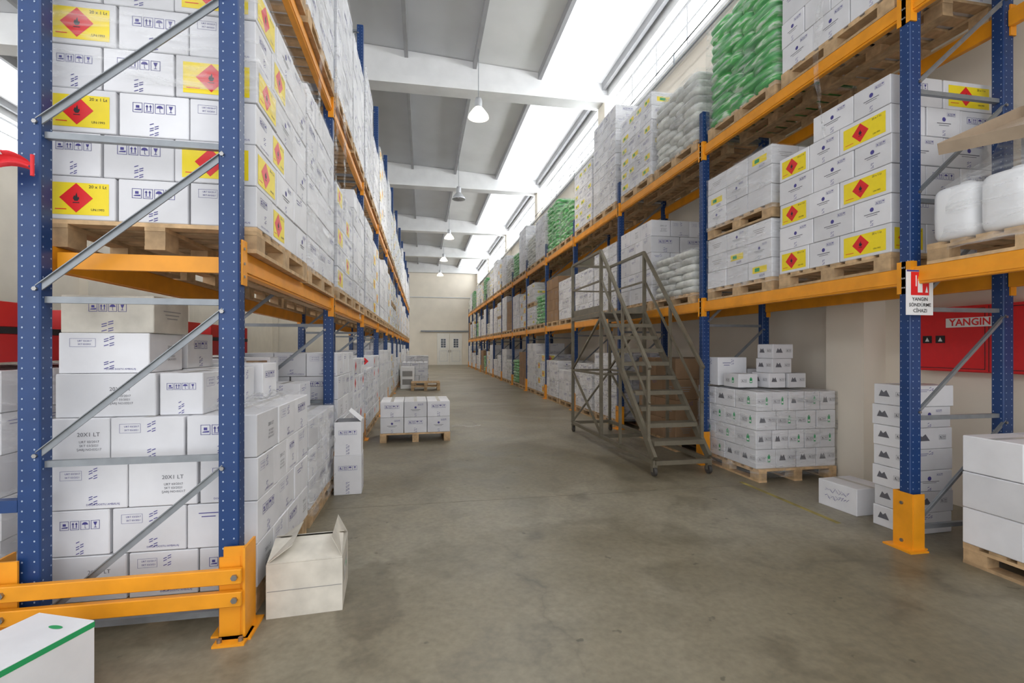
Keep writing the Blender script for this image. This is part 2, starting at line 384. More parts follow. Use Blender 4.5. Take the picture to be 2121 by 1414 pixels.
def mksack(name,Lx,Ly,layers,lh,mat,wrap=True,seed=0,tiers=1):
    mb=MB(); z=0; rr=random.Random(seed)
    pallet(mb,Lx,Ly,rr); z=PH
    for k in range(layers):
        nx,ny=(2,3) if k%2==0 else (3,2)
        for i in range(nx):
            for j in range(ny):
                mb.tint=rr.uniform(.75,1.1)
                mb.blob((-Lx/2+Lx*(i+.5)/nx+rr.uniform(-.015,.015),-Ly/2+Ly*(j+.5)/ny+rr.uniform(-.015,.015),z+lh/2),(Lx/nx*1.0,Ly/ny*1.0,lh*1.12),mat,.4,.55,16,6,.02,rr.random())
        z+=lh
    mb.tint=1
    if wrap: wrapshell(mb,-Lx/2,Lx/2,-Ly/2,Ly/2,.1,z,seed,.025)
    return mb.mesh(name)

K={}
K['yel6']=mk('pallet_of_cartons',1.0,1.2,6,.232,yel,False,seed=1)
K['yel5']=mk('pallet_of_cartons',1.0,1.2,5,.232,yel,True,seed=2)
K['yel7']=mk('pallet_of_cartons',1.0,1.2,7,.232,yel,True,seed=22)
K['logo6']=mk('pallet_of_cartons',1.0,1.2,6,.25,pick('logo','logo','small',None),False,seed=3)
K['logo6w']=mk('pallet_of_cartons',1.0,1.2,6,.25,pick('logo','icons','small',None),True,seed=33)
K['logo5w']=mk('pallet_of_cartons',1.0,1.2,5,.25,pick('logo','small','icons'),True,seed=4)
K['text5']=mk('pallet_of_cartons',1.0,1.2,5,.26,pick('text','icons','text2','small'),False,seed=5)
K['text6w']=mk('pallet_of_cartons',1.0,1.2,6,.26,pick('text','icons','text2','small'),True,seed=6)
K['tall']=mk('pallet_of_cartons',1.0,1.2,8,.23,pick('small','logo','icons'),True,seed=7)
K['low3']=mk('pallet_of_cartons',1.0,1.2,3,.26,pick('icons','text2','small'),False,seed=8)
K['low4w']=mk('pallet_of_cartons',1.0,1.2,4,.25,pick('icons','logo','small'),True,seed=9)
K['double']=mk('pallet_of_cartons',1.0,1.15,3,.205,pick('orange','greylines','logo',None),True,seed=10,tiers=2,divs=(([.33]*3,[.333]*3),([.5,.5],[.333]*3)))
K['green4']=mk('pallet_of_cartons',1.0,1.2,4,.215,pick('green','tri','green'),True,seed=12,divs=(([.25]*4,[.25]*4),([.2]*5,[.333]*3)))
K['dia5']=mk('pallet_of_cartons',1.0,1.2,5,.24,pick('dia','icons','text2'),False,seed=13)
K['orange6']=mk('pallet_of_cartons',1.0,1.2,6,.22,pick('orange','logo','orange','icons'),True,seed=14)
K['brown']=mk('pallet_of_cartons',1.0,1.2,4,.3,pick('greylines','small',None),False,'carton_brown',seed=15)
K['sackw']=mksack('pallet_of_sacks',1.0,1.2,9,.105,'sack_white',True,1)
K['sackw_low']=mksack('pallet_of_sacks',1.0,1.15,6,.10,'sack_white',True,2)
K['sackg']=mksack('pallet_of_sacks',1.0,1.2,11,.115,'sack_green',True,3)
K['sackg_low']=mksack('pallet_of_sacks',1.0,1.15,8,.11,'sack_green',True,4)
def put(k,x,y,z,rz=0):
    me=K[k]; return inst(me,me.name.split('.')[0],(x,y,z),rz)

# ---------------------------------------------------------------- room shell
XR=5.0; XL=-12.0; Y0=-3.0; Y1=42.8; XM=-3.5
def roofz(x): return 8.55+.06*(8.5-abs(x-XM))
def bobj(name,c,d,mat):
    mb=MB(); mb.box((0,0,0),d,mat); return mb.obj(name,c)
bobj('floor',((XL+XR)/2,(Y0+Y1)/2,-.1),(XR-XL+.4,Y1-Y0+.4,.2),'floor')
SILL=7.1
bobj('wall_right',(XR+.1,(Y0+Y1)/2,SILL/2),(.2,Y1-Y0,SILL),'wall')
bobj('wall_left',(XL-.1,(Y0+Y1)/2,SILL/2),(.2,Y1-Y0,SILL),'wall')
bobj('wall_back',((XL+XR)/2,Y1+.1,4.6),(XR-XL+.4,.2,9.2),'wall')
bobj('trim_1',((XL+XR)/2,Y1-.03,5.9),(XR-XL,.06,.06),'frame_white')
bobj('trim_2',(XR+.0,(Y0+Y1)/2,SILL+.04),(.28,Y1-Y0,.08),'wall_white')
bobj('trim_3',(XL-.0,(Y0+Y1)/2,SILL+.04),(.28,Y1-Y0,.08),'wall_white')
bobj('trim_4',(XR+.02,(Y0+Y1)/2,8.38),(.3,Y1-Y0,.36),'wall_white')
bobj('trim_5',(XL-.02,(Y0+Y1)/2,8.38),(.3,Y1-Y0,.36),'wall_white')
mb=MB(); ribs=[5.2,4.75,3.0,1.3,-.4,-2.1,-3.5,-4.9,-6.6,-8.3,-10,-11.75,-12.2]
for a,b_ in zip(ribs[:-1],ribs[1:]):
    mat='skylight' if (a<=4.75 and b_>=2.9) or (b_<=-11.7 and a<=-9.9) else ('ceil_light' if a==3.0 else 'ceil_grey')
    za,zb=roofz(a),roofz(b_)
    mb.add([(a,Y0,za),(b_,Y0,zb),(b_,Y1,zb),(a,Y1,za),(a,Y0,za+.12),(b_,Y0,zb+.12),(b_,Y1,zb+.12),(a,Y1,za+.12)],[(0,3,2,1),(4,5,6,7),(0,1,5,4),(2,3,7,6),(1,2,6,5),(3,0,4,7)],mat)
for x in ribs[1:-1]:
    mb.box((x,(Y0+Y1)/2,roofz(x)-.09),(.09,Y1-Y0,.2),'purlin')
mb.obj('ceiling')
BY=[-2.8,4.8,12.4,20.0,27.6,35.2,42.5]
for y in BY:
    mb=MB()
    mb.box(((XL+XR)/2,0,8.11),(XR-XL,.46,.2),'wall_white')
    hw,z0=.16,8.2
    for a,b_ in((XR,XM),(XM,XL)):
        za,zb=roofz(a)-.01,roofz(b_)-.01
        vs=[(a,-hw,z0),(b_,-hw,z0),(b_,-hw,zb),(a,-hw,za),(a,hw,z0),(b_,hw,z0),(b_,hw,zb),(a,hw,za)]
        mb.add(vs,[(0,1,2,3),(7,6,5,4),(3,2,6,7)],'wall_white')
    mb.obj('ceiling_beam',(0,y,0))
    for x,sg in((XR,-1),(XL,1)):
        bobj('wall_column',(x+sg*.14,min(y,42.5)-.08,4.0),(.28,.5,8.0),'wall')
w=0
for sx,x in((1,XR),(-1,XL)):
    for a,b_ in zip(BY[:-1],BY[1:]):
        w+=1; mb=MB(); L=b_-a
        mb.box((sx*.12,0,0),(.02,L-.1,1.04),'window_glow')
        n=6
        for i in range(n+1): mb.box((sx*.08,-L/2+.05+(L-.1)*i/n,0),(.06,.06,1.04),'frame_white')
        for z in(-.5,0.12,.5): mb.box((sx*.08,0,z),(.055,L-.1,.05),'frame_white')
        mb.obj('window_%d'%w,(x,(a+b_)/2,7.66))
mb=MB(); mb.tube((0,0,0),(0,Y1-Y0-.5,0),.02,'zinc'); mb.tube((0,0,.22),(0,Y1-Y0-.5,.22),.012,'black')
for i in range(22): mb.box((0,1+i*2.05,.11),(.02,.03,.26),'zinc')
mb.obj('cable_conduit',(XR-.31,Y0+.2,6.85))
mb=MB()
for i in(0,1):
    x=-.55+1.1*i
    mb.box((x,0,1.38),(1.08,.06,2.76),'door',.01); F=Face(mb,(x,-.03,1.38),(0,-1,0))
    F.rect(0,.52,.46,.8,'door_glass'); F.frame(0,.52,.46,.8,.05,'white',2)
    for q in(.32,.52,.72): F.rect(0,q,.46,.03,'white',3)
    F.rect(0,.52,.03,.8,'white',3)
    F.frame(0,-.60,.7,.9,.03,'frame_white',1); mb.box((x+(.46 if i==0 else -.46),-.06,1.2),(.03,.06,.2),'black')
mb.box((-.4,-.05,2.95),(4.2,.10,.12),'zinc')
mb.obj('door_1',(2.33,Y1-.04,0))
for i,y in enumerate((11.4,17.8,24.3,30.6,37)):
    mb=MB(); zt=roofz(1.3)-6.95-.2; sh='lamp_lit' if i!=1 else 'lamp_shell'
    mb.tube((0,0,.45),(0,0,zt),.008,'zinc'); mb.lathe([(.0,.47),(.07,.46),(.09,.40),(.09,.24)],(0,0,0),'lamp_shell',24); mb.lathe([(.09,.24),(.13,.20),(.23,.06),(.25,0),(.245,0),(.2,.06),(.11,.19)],(0,0,0),sh,24)
    if i!=1: mb.lathe([(0,.16),(.06,.15),(.09,.10),(.19,.055),(.10,.03),(0,.02)],(0,0,0),'bulb',20)
    else: mb.lathe([(0,.16),(.06,.15),(.06,.10),(.03,.05),(0,.04)],(0,0,0),'white',16)
    lo_=mb.obj('pendant_lamp',(1.3,y,6.95))
    if i!=1:
        l=bpy.data.lights.new('bulb_light','SPOT'); l.energy=300; l.color=(1,.93,.82); l.spot_size=2.4; l.spot_blend=.6; l.shadow_soft_size=.15
        o=bpy.data.objects.new('bulb_light',l); o.parent=lo_; o.location=(0,0,-.02); scn.collection.objects.link(o)

# ---------------------------------------------------------------- racks
def rack(xf,xr,ys,H,L1,L2,aisle,endbar=False,zb=.10):
    mb=MB()
    for fi,y in enumerate(ys):
        for x in(xf,xr):
            mb.box((x,y,H/2),(.1,.085,H),'rack_blue',.006)
            if fi<8:
                pitch=.05 if fi<4 else .1
                faces=[((0,-1,0),.0425)] + ([((aisle,0,0),.05)] if x==xf else [((aisle,0,0),.05)] if fi<2 else [])
                for n,off in faces:
                    F=Face(mb,Vector((x,y,0))+Vector(n)*off,n)
                    k=int(H/pitch)
                    for i in range(2,k):
                        for dx in(-.026,.026):
                            s=.0044; zz=i*pitch; F.poly([(dx-s,zz),(dx-s*.5,zz-s),(dx+s*.5,zz-s),(dx+s,zz),(dx+s*.5,zz+s),(dx-s*.5,zz+s)],'hole')
            mb.box((x,y,.005),(.15,.14,.01),'rack_orange')
        z=zb; zs=[]
        while z<H-.05: zs.append(z); z+=.82
        lo,hi=(min(xf,xr)+.05,max(xf,xr)-.05)
        for q in zs: mb.box(((lo+hi)/2,y,q),(hi-lo,.03,.032),'zinc')
        for q0,q1 in zip(zs[:-1],zs[1:]):
            mb.bar((lo-.02,y-.03,q0+.05),(hi+.02,y-.03,q1-.05),.008,.034,'zinc'); mb.bar((lo-.02,y-.036,q0+.05+.017),(hi+.02,y-.036,q1-.05+.017),.02,.004,'zinc')
            for p in((lo-.02,q0+.05),(hi+.02,q1-.05)): mb.tube((p[0],y-.055,p[1]),(p[0],y-.03,p[1]),.011,'bolt',6)
        gx=xf+aisle*.062
        mb.box((gx+aisle*.006,y-.005,.215),(.012,.15,.41),'rack_orange'); mb.box((xf+aisle*.02,y-.078,.215),(.10,.01,.41),'rack_orange'); mb.box((xf+aisle*.02,y+.068,.215),(.10,.01,.41),'rack_orange')
        mb.box((xf+aisle*.05,y-.005,.006),(.16,.22,.012),'rack_orange')
        for dz in(.06,.34): mb.tube((gx+aisle*.012,y,dz),(gx+aisle*.022,y,dz),.013,'bolt',6)
    for y0,y1 in zip(ys[:-1],ys[1:]):
        for zt in(L1,L2):
            for x,sg in((xf,aisle),(xr,-aisle)):
                mb.box((x+sg*.01,(y0+y1)/2,zt-.065),(.05,y1-y0-.09,.13),'rack_orange',.005)
                mb.box((x+sg*.038,(y0+y1)/2,zt-.095),(.008,y1-y0-.1,.035),'rack_orange')
                for ye in(y0+.048,y1-.048):
                    d=1 if ye<(y0+y1)/2 else -1
                    mb.box((x+sg*.030,ye,zt-.075),(.055,.012,.24),'rack_orange')
                    mb.box((x+sg*.055,ye-d*.03,zt-.075),(.008,.07,.24),'rack_orange')
                    for dz in(.0,-.08,-.15): mb.tube((x+sg*.058,ye-d*.04,zt+dz),(x+sg*.064,ye-d*.04,zt+dz),.008,'bolt',6)
    if endbar:
        y=ys[0]
        mb.box(((xf+xr)/2,y+.085,L1-.08),(abs(xf-xr)-.1,.03,.085),'rack_orange')
        yg=y-.115
        for zc in(.335,.22): mb.box(((xf+xr)/2-.03,yg,zc),(abs(xf-xr)+.24,.035,.075),'rack_orange',.004)
        for x in(xf+.04,xr-.07):
            mb.box((x,yg+.04,.235),(.10,.012,.47),'rack_orange'); mb.box((x+(.055 if x>-1.4 else -.055),yg+.09,.235),(.012,.16,.47),'rack_orange'); mb.box((x,yg+.03,.006),(.15,.16,.012),'rack_orange')
            for zc in(.335,.22): mb.tube((x+(.02),yg-.017,zc),(x+.02,yg-.03,zc),.016,'bolt',6)
            for dx in(-.05,.05): mb.tube((x+dx,yg-.02,.01),(x+dx,yg-.02,.03),.013,'bolt',6)
    return mb.obj('pallet_rack')
LX,LXR=-1.0,-1.9; RX,RXR=3.61,4.48
LY=[2.8+2.7*i for i in range(13)]; RY=[.33+2.7*i for i in range(15)]
LL1,LL2=2.03,4.17; RL1,RL2=2.10,4.12
rack(LX,LXR,LY,6.75,LL1,LL2,1,True)
rack(RX,RXR,RY,4.56,RL1,RL2,-1,False,.15)

# ---------------------------------------------------------------- left rack contents
lc=-1.425
def yelnear(f,r,i,rr):
    if f=='-y': return [['yellow','icons','text2'],['icons','icons','yellow']][r%2][i]
    if f=='+x': return [['icons2','yellow',None,'logo'],['yellow','logo','small','logo']][r%2][i%4]
    return 'logo'
K['near']=mk('pallet_of_cartons',1.02,1.2,6,.232,yelnear,True,seed=31,divs=(([.322,.34,.338],[.25]*4),([.25,.34,.41],[.333]*3)),wz=PH+.232*3.2)
put('near',lc+.0,3.52,LL1)
for (y,k) in((4.8,'logo6w'),(6.2,'yel5'),(7.5,'logo6'),(8.9,'logo6w'),(10.2,'yel6'),(11.6,'text5'),(12.9,'logo6')): put(k,lc,y,LL1)
for (y,k) in((3.52,'logo5w'),(4.8,'logo6w'),(6.2,'text6w'),(7.5,'logo6'),(8.9,'tall'),(10.2,'logo5w'),(11.6,'yel7'),(12.9,'text6w')): put(k,lc,y,LL2)
gen1=['logo6','yel6','text5','logo5w','yel5','logo6','double']; gen2=['logo5w','tall','text6w','yel7','orange6','logo6']
genf=['text5','low4w','dia5','logo6','low3','text5','yel5']
for b in range(4,12):
    for dy in(.72,2.02):
        y=LY[b]+dy
        if b>4 or dy>1: put(R.choice(gen1),lc,y,LL1); put(R.choice(gen2),lc,y,LL2)
        put(R.choice(genf),lc,y,0)
put('yel6',lc,LY[4]+.72,LL1); put('tall',lc,LY[4]+.72,LL2)
def fl(f,r,i,rr): return [['text','text2','icons'],['icons','text2','small'],['text2','text','icons2']][r%3][i%3]
mb=MB(); pallet(mb,1.0,1.2); stackpart(mb,PH,1.02,1.22,4,.245,fl,(([.36,.34,.3],[.25]*4),([.28,.36,.36],[.333]*3)),seed=41)
zt=PH+4*.245
def cb(x0,x1,y0,y1,z0,z1,labs={},mat='carton',rz=0): carton(mb,((x0+x1)/2-lc,(y0+y1)/2-3.55,(z0+z1)/2),(x1-x0,y1-y0,z1-z0),labs,mat,rz)
cb(-1.93,-1.45,2.98,3.38,zt,zt+.235,{'-y':'text','+x':'icons'})
cb(-1.44,-1.22,3.00,3.38,zt,zt+.235,{'-y':'icons','+x':'text2'})
cb(-1.93,-1.5,3.0,3.4,zt+.237,zt+.457,{'-y':'text2','+x':'text'},rz=.03)
cb(-1.93,-1.47,3.02,3.4,zt+.459,zt+.665,{'-y':'icons','+x':'greylines'},'carton_old',rz=-.03)
cb(-1.93,-1.55,3.45,3.85,zt,zt+.24,{'-y':'icons','+x':'icons'}); cb(-1.52,-1.2,3.42,3.8,zt,zt+.24,{'-y':'icons2','+x':'text2'},rz=.05)
cb(-1.93,-1.5,3.45,3.85,zt+.242,zt+.47,{'-y':'icons','+x':'icons'},rz=.02)
cb(-1.9,-1.45,3.9,4.14,zt,zt+.26,{'-y':'text2','+x':'text2'})
cb(-1.42,-1.15,3.84,4.12,zt,zt+.26,{'-y':'text2','+x':'icons'},rz=-.06)
g=14; vs=[];fs=[]; r4=random.Random(5)
for a in range(g+1):
    for c_ in range(g+1):
        vs.append((-1.2-lc+.26*a/g,-.55+1.1*c_/g,zt+.012+r4.uniform(0,.045)))
for a in range(g):
    for c_ in range(g): fs.append((a*(g+1)+c_,(a+1)*(g+1)+c_,(a+1)*(g+1)+c_+1,a*(g+1)+c_+1))
mb.add(vs,fs,'wrap',True)
mb.obj('pallet_of_cartons',(lc,3.55,0))
mb=MB(); pallet(mb,1.0,1.15); stackpart(mb,PH,1.0,1.15,3,.25,pick('text2','icons','small'),seed=42)
wrapshell(mb,-.5,.5,-.575,.575,.1,PH+.75,9,.06)
zt=PH+.76
for i,(x,y,w_,d_,h_,l,m_) in enumerate([(-.3,-.35,.38,.36,.25,'text2','carton'),(-.28,.1,.4,.38,.25,'icons','carton'),(.1,.3,.34,.4,.25,'small','carton'),(-.3,-.33,.36,.34,.25,'icons','carton'),(-.27,.1,.4,.36,.22,'greylines','carton_brown'),(-.25,.42,.4,.24,.5,'text2','carton')]):
    z=zt+.125 if i<3 else (zt+.252+h_/2 if i<5 else zt+.252)
    carton(mb,(x,y,z),(w_,d_,h_),{'-y':l,'+x':l},m_,R.uniform(-.08,.08))
mb.obj('pallet_of_cartons',(lc,4.83,0))
put('text5',lc,6.22,0); put('dia5',lc,7.52,0); put('low4w',lc,8.92,0); put('dia5',lc,10.22,0); put('text5',lc,11.62,0); put('text5',lc,12.9,0)
def film(x,y,z0,z1,w,seed,n=14):
    mb=MB(); rr=random.Random(seed); vs=[];fs=[];m=5
    for k in range(n+1):
        t=k/n; z=z0+(z1-z0)*t; ww=w*(.5+.5*math.sin(3*t+.8))*(1-.4*t)
        for i in range(m+1): vs.append((rr.uniform(0,.03),ww*(i/m-.5)+rr.uniform(-.01,.01)+.05*math.sin(4*t),z-z0))
    for k in range(n):
        for i in range(m): fs.append((k*(m+1)+i,k*(m+1)+i+1,(k+1)*(m+1)+i+1,(k+1)*(m+1)+i))
    mb.add(vs,fs,'wrap',True); mb.obj('stretch_film',(x,y,z0))
film(-.875,4.35,4.7,3.35,.22,1); film(-.87,5.1,4.3,3.1,.16,2); film(-.87,5.6,4.25,2.9,.2,3); film(3.49,3.75,4.6,3.35,.09,4); film(-.87,7.0,2.5,1.9,.3,5)
film(-.87,4.75,.95,.12,.45,6); film(-.87,4.45,.9,.2,.3,7)

for y in(3.85,5.3,6.75,8.3):
    mb=MB(); pallet(mb,.95,1.2); stackpart(mb,PH,.95,1.2,5,.245,pick('small',None,'greylines'),seed=int(y*10)); wrapshell(mb,-.475,.475,-.6,.6,.1,PH+1.225,int(y),.03)
    z=PH+1.235+.03
    if y<7:
        for i in range(2):
            for j in range(3):
                carton(mb,(-.22+.44*i,-.4+.4*j,z+.09),(.42,.38,.17),{},'carton_red',0,.004,False); mb.box((-.22+.44*i,-.4+.4*j,z+.195),(.425,.385,.04),'black')
                if (i+j)%2: carton(mb,(-.22+.44*i,-.4+.4*j,z+.29),(.42,.38,.15),{},'carton_red',0,.004,False)
    mb.obj('pallet_of_cartons',(-2.85,y,0))
mb=MB()
for z in(.72,3.4): mb.box((0,0,z),(.55,.05,.06),'rack_blue')
mb.obj('rack_spacer',(-2.235,2.8,0))
mb=MB(); vs=[];fs=[];n=14;m=7
for i in range(n+1):
    t=i/n
    for j in range(m+1):
        u=j/m-.5; ww=.04+.13*t
        vs.append((-t*.36, .03*math.sin(9*u+5*t)*(0.4+t), t*.03+u*ww+.02*math.sin(8*t)))
for i in range(n):
    for j in range(m):
        k=i*(m+1)+j; fs.append((k,k+1,k+m+2,k+m+1))
mb.add(vs,fs,'flag_red',True); mb.add([(x,y-.006,z) for x,y,z in vs[36:40]+vs[44:48]],[(1,2,6,5)],'white')
mb.tube((.01,0,-.05),(.01,0,.05),.008,'flag_red'); mb.obj('furled_flag',(-1.82,2.65,2.36))

# ---------------------------------------------------------------- loose cartons by the aisle, left
def open_carton(w,d,h,flaps,mat='carton_old',labs={}):
    mb=MB(); t=.006
    for s_ in(-1,1): mb.box((s_*(w/2-t/2),0,h/2),(t,d,h),mat); mb.box((0,s_*(d/2-t/2),h/2),(w-2*t,t,h),mat)
    mb.box((0,0,t/2),(w-2*t,d-2*t,t),mat)
    for side,ang,ln in flaps:
        a=math.radians(ang); c_,s_=math.cos(a),math.sin(a)
        if side[1]=='x':
            sx=1 if side[0]=='+' else -1; p=(sx*(w/2-.002)); q=p-sx*ln*c_
            vs=[(p,-d/2+.003,h+.001),(p,d/2-.003,h+.001),(q,d/2-.01,h+.001+ln*s_),(q,-d/2+.01,h+.001+ln*s_)]
        else:
            sy=1 if side[0]=='+' else -1; p=sy*(d/2-.002); q=p-sy*ln*c_
            vs=[(-w/2+.003,p,h+.001),(w/2-.003,p,h+.001),(w/2-.01,q,h+.001+ln*s_),(-w/2+.01,q,h+.001+ln*s_)]
        vs2=[(x,y,z+.005) for x,y,z in vs]
        mb.add(vs+vs2,[(0,3,2,1),(4,5,6,7),(0,1,5,4),(1,2,6,5),(2,3,7,6),(3,0,4,7)],mat)
    for k,l in labs.items():
        n=Vector(NRM[k]); off=(w if k[1]=='x' else d)/2; Face(mb,n*off+Vector((0,0,h/2)),n).label(l,d if k[1]=='x' else w,h)
    return mb
m_=open_carton(.40,.40,.30,[('-y',20,.2),('+y',22,.19),('+x',64,.13),('-x',35,.16)])
F=Face(m_,(.20,.0,.15),(1,0,0)); F.rect(0,.02,.24,.1,'tape'); F.rect(.02,.03,.06,.02,'green',1)
F=Face(m_,(0,-.2,.15),(0,-1,0)); F.rect(0,.0,.39,.004,'seam')
m_.obj('open_carton',(-.665,3.08,0),math.radians(4))
mb=MB(); carton(mb,(0,0,.2),(.27,.3,.4),{'-y':'icons','+x':'text2'}); m2=open_carton(.26,.29,.34,[('-x',42,.16),('+x',42,.16)],'carton',{'-y':'icons'})
o=len(mb.v); i0=[mb.mi(n) for n in m2.mn]; mb.v+=[(x,y,z+.402) for x,y,z in m2.v]
for f,mm,t,s_ in zip(m2.f,m2.m,m2.t,m2.sm): mb.f.append(tuple(o+k for k in f)); mb.m.append(i0[mm]); mb.t.append(t); mb.sm.append(s_)
mb.obj('stacked_cartons',(-.76,5.30,0),.05)
mb=MB(); mb.box((0,0,.155),(.31,.50,.31),'carton',.004)
F=Face(mb,(.155,0,.155),(1,0,0)); F.rect(0,.138,.495,.024,'green')
F=Face(mb,(0,-.25,.155),(0,-1,0)); F.rect(0,.138,.305,.024,'green')
F=Face(mb,(0,.25,.155),(0,1,0)); F.rect(0,.138,.305,.024,'green')
F=Face(mb,(0,0,.31),(0,0,1),(0,1,0)); F.poly([(.05+.035*math.cos(a),.17+.012*math.sin(a)) for a in [math.pi*j/8 for j in range(16)]],'green')
A=Vector((-1.41,2.41)); th=math.radians(-22)
cx=A.x-.155*math.cos(th)+.25*math.sin(th); cy=A.y-.155*math.sin(th)-.25*math.cos(th)
mb.obj('green_striped_carton',(cx,cy,0),th)
mb=MB(); carton(mb,(0,0,.15),(.4,.3,.3),{'-y':'small'}); mb.obj('carton_box',(-2.35,2.62,0),.1)
mb=MB(); pallet(mb,1.1,.8)
for r in(0,1):
    for i in range(3):
        for j in range(2):
            carton(mb,(-.365+.365*i,-.2+.4*j,PH+.125+.25*r),(.357,.392,.247),{'-y':'icons' if (i+r)%2 else 'logo','+x':'text2'},bev=.006)
mb.obj('pallet_of_cartons',(-.12,8.25,0),.02)
mb=MB(); wrapshell(mb,-.3,.3,-.25,.25,.0,.42,8,.05); carton(mb,(0,0,.2),(.55,.45,.39),{'-y':'small'}); mb.obj('wrapped_carton',(-.45,9.7,0),.15)
mb=MB(); rr=random.Random(8); vs=[];fs=[]
for a in range(13):
    for c_ in range(5): vs.append((a*.05+rr.uniform(-.02,.02),c_*.05*(1-.05*a)+rr.uniform(-.02,.02)+.06*math.sin(a*.6),.004+rr.uniform(0,.035)))
for a in range(12):
    for c_ in range(4): fs.append((a*5+c_,(a+1)*5+c_,(a+1)*5+c_+1,a*5+c_+1))
mb.add(vs,fs,'wrap',True); mb.obj('film_scrap',(.5,9.1,0))
put('low4w',-.25,22.6,0); put('low3',-.3,20.0,0)
mb=MB(); mb.box((0,0,.4),(.5,.5,.8),'wall_white',.01); F=Face(mb,(0,-.25,.4),(0,-1,0)); F.rect(0,.15,.36,.2,'seam'); F.rect(0,-.15,.36,.2,'seam'); mb.obj('small_cabinet',(-.55,18.3,0))
mb=MB(); pallet(mb,1.0,.8); mb.M=Matrix.Translation((0,0,PH)); pallet(mb,1.0,.8); mb.obj('empty_pallet',(.1,17.6,0))

# ---------------------------------------------------------------- right rack contents
rc=4.075
def yelr(f,r,i,rr):
    if f=='-x': return ['yellow','logo','yellow'][i%3] if r%2==0 else 'logo'
    return rr.choice(['icons','yellow','small','logo'])
K['yelr']=mk('pallet_of_cartons',1.0,1.2,6,.232,yelr,False,seed=51,divs=(([.333]*3,[.4,.28,.32]),([.5,.5],[.28,.36,.36])),skip=lambda r,i,j,nx,ny:(r==5 and j==ny-1))
put('yelr',rc,3.75,RL1); put('double',rc,5.03,RL1)
put('sackw_low',rc,6.5,RL1); put('text5',rc,7.75,RL1)
put('logo5w',rc,9.15,RL1); put('low4w',rc,10.45,RL1)
put('logo6',rc,3.72,RL2); put('sackg',rc,5.0,RL2)
put('sackw',rc,6.45,RL2); put('orange6',rc,7.75,RL2); put('tall',rc,9.2,RL2); put('orange6',rc,10.5,RL2)
put('yel5',rc,1.7,RL2)
r1=['text5','logo5w','low4w','yel5','double','logo6','sackw_low','sackg_low','brown']; r2=['yel5','sackw','text6w','orange6','sackg_low','sackw','sackg','logo5w']
rf=['low4w','text5','brown','logo6','low3','green4','sackg_low','yel5']
for b in range(4,14):
    for dy in(.72,2.02):
        y=RY[b]+dy
        if y>41.5: continue
        put(r1[(b*5+int(dy)*3)%9],rc,y,RL1); put(r2[(b*3+int(dy)*5)%8],rc,y,RL2); put(rf[(b*3+int(dy)*2)%8],rc,y,0)
put('brown',rc,7.0,0); put('logo5w',rc+.02,9.2,0); put('low4w',rc,10.5,0)
mb=MB(); pallet(mb,1.0,1.2)
stackpart(mb,PH,1.03,1.15,4,.215,pick('green','tri','green'),(([.25]*4,[.25]*4),([.2]*5,[.333]*3)),seed=61)
wrapshell(mb,-.515,.515,-.575,.575,.05,PH+.86,12,.03,True)
zt=PH+.885
for (x,y,w_,d_,h_,z,l) in[(-.37,-.1,.25,.3,.16,0,'green'),(-.05,-.18,.22,.3,.17,0,'tri'),(.2,-.2,.24,.3,.17,0,'tri'),(.02,-.18,.26,.28,.17,.172,'tri'),(.05,-.17,.28,.26,.17,.344,'tri'),(-.3,.3,.4,.3,.35,0,'small'),(.1,.32,.3,.26,.2,0,None)]:
    carton(mb,(x,y,zt+z+h_/2),(w_,d_,h_),{'-y':l,'-x':l},'carton',R.uniform(-.04,.04))
mb.obj('pallet_of_cartons',(4.17,5.37,0))
mb=MB()
for i in range(7):
    carton(mb,(R.uniform(-.012,.012),R.uniform(-.01,.01),.085+.171*i),(.44,.30,.168),{'-y':['small','tri','logo'][i%3],'-x':'tri'},rz=R.uniform(-.04,.04))
mb.obj('stacked_cartons',(4.02,3.36,0))
mb=MB(); carton(mb,(0,0,.12),(.38,.40,.24),{'-x':'hand','-y':None}); mb.obj('carton_box',(3.97,3.87,0),.06)
mb=MB(); pallet(mb,.8,1.2); stackpart(mb,PH,.84,1.2,3,.25,pick(None),(([.5,.5],[.35,.35,.30]),([.5,.5],[.333]*3)),seed=71,bev=.006); mb.obj('pallet_of_cartons',(4.12,2.15,0))
mb=MB(); pallet(mb,1.0,1.2)
CH=.38
for i in range(3):
    for j in range(4):
        mb.blob((-.335+.335*i,-.45+.30*j,PH+CH/2),(.32,.29,CH),'plastic_white',.5,.28,24,12); mb.lathe([(.0,.03),(.04,.03),(.045,-.03)],(-.335+.335*i,-.45+.3*j,PH+CH),'plastic_white',12)
for i in range(1,3):
    for j in range(3): mb.blob((-.3+.33*i,-.42+.30*j,PH+CH*1.5+.02),(.31,.29,CH-.02),'plastic_white',.5,.28,24,12)
vs=[];fs=[];rr=random.Random(4); n=40; rings=[(.51,.61,.08,0),(.515,.615,.38,0),(.50,.60,.52,0),(.36,.50,.74,.13),(.33,.45,.92,.16)]
for ax,ay,z,ox in rings:
    for i in range(n):
        t=2*math.pi*i/n; pw=lambda v:math.copysign(abs(v)**.35,v); j=rr.uniform(1,1.03)
        vs.append((ox+ax*pw(math.cos(t))*j,-.05*(ox>0)+ay*pw(math.sin(t))*j,z+rr.uniform(-.01,.01)))
for k in range(4):
    for i in range(n): fs.append((k*n+i,k*n+(i+1)%n,(k+1)*n+(i+1)%n,(k+1)*n+i))
mb.add(vs,fs,'wrap',True)
mb.obj('pallet_of_canisters',(rc,2.28,RL1))
mb=MB(); t=.006; ct='cardboard'
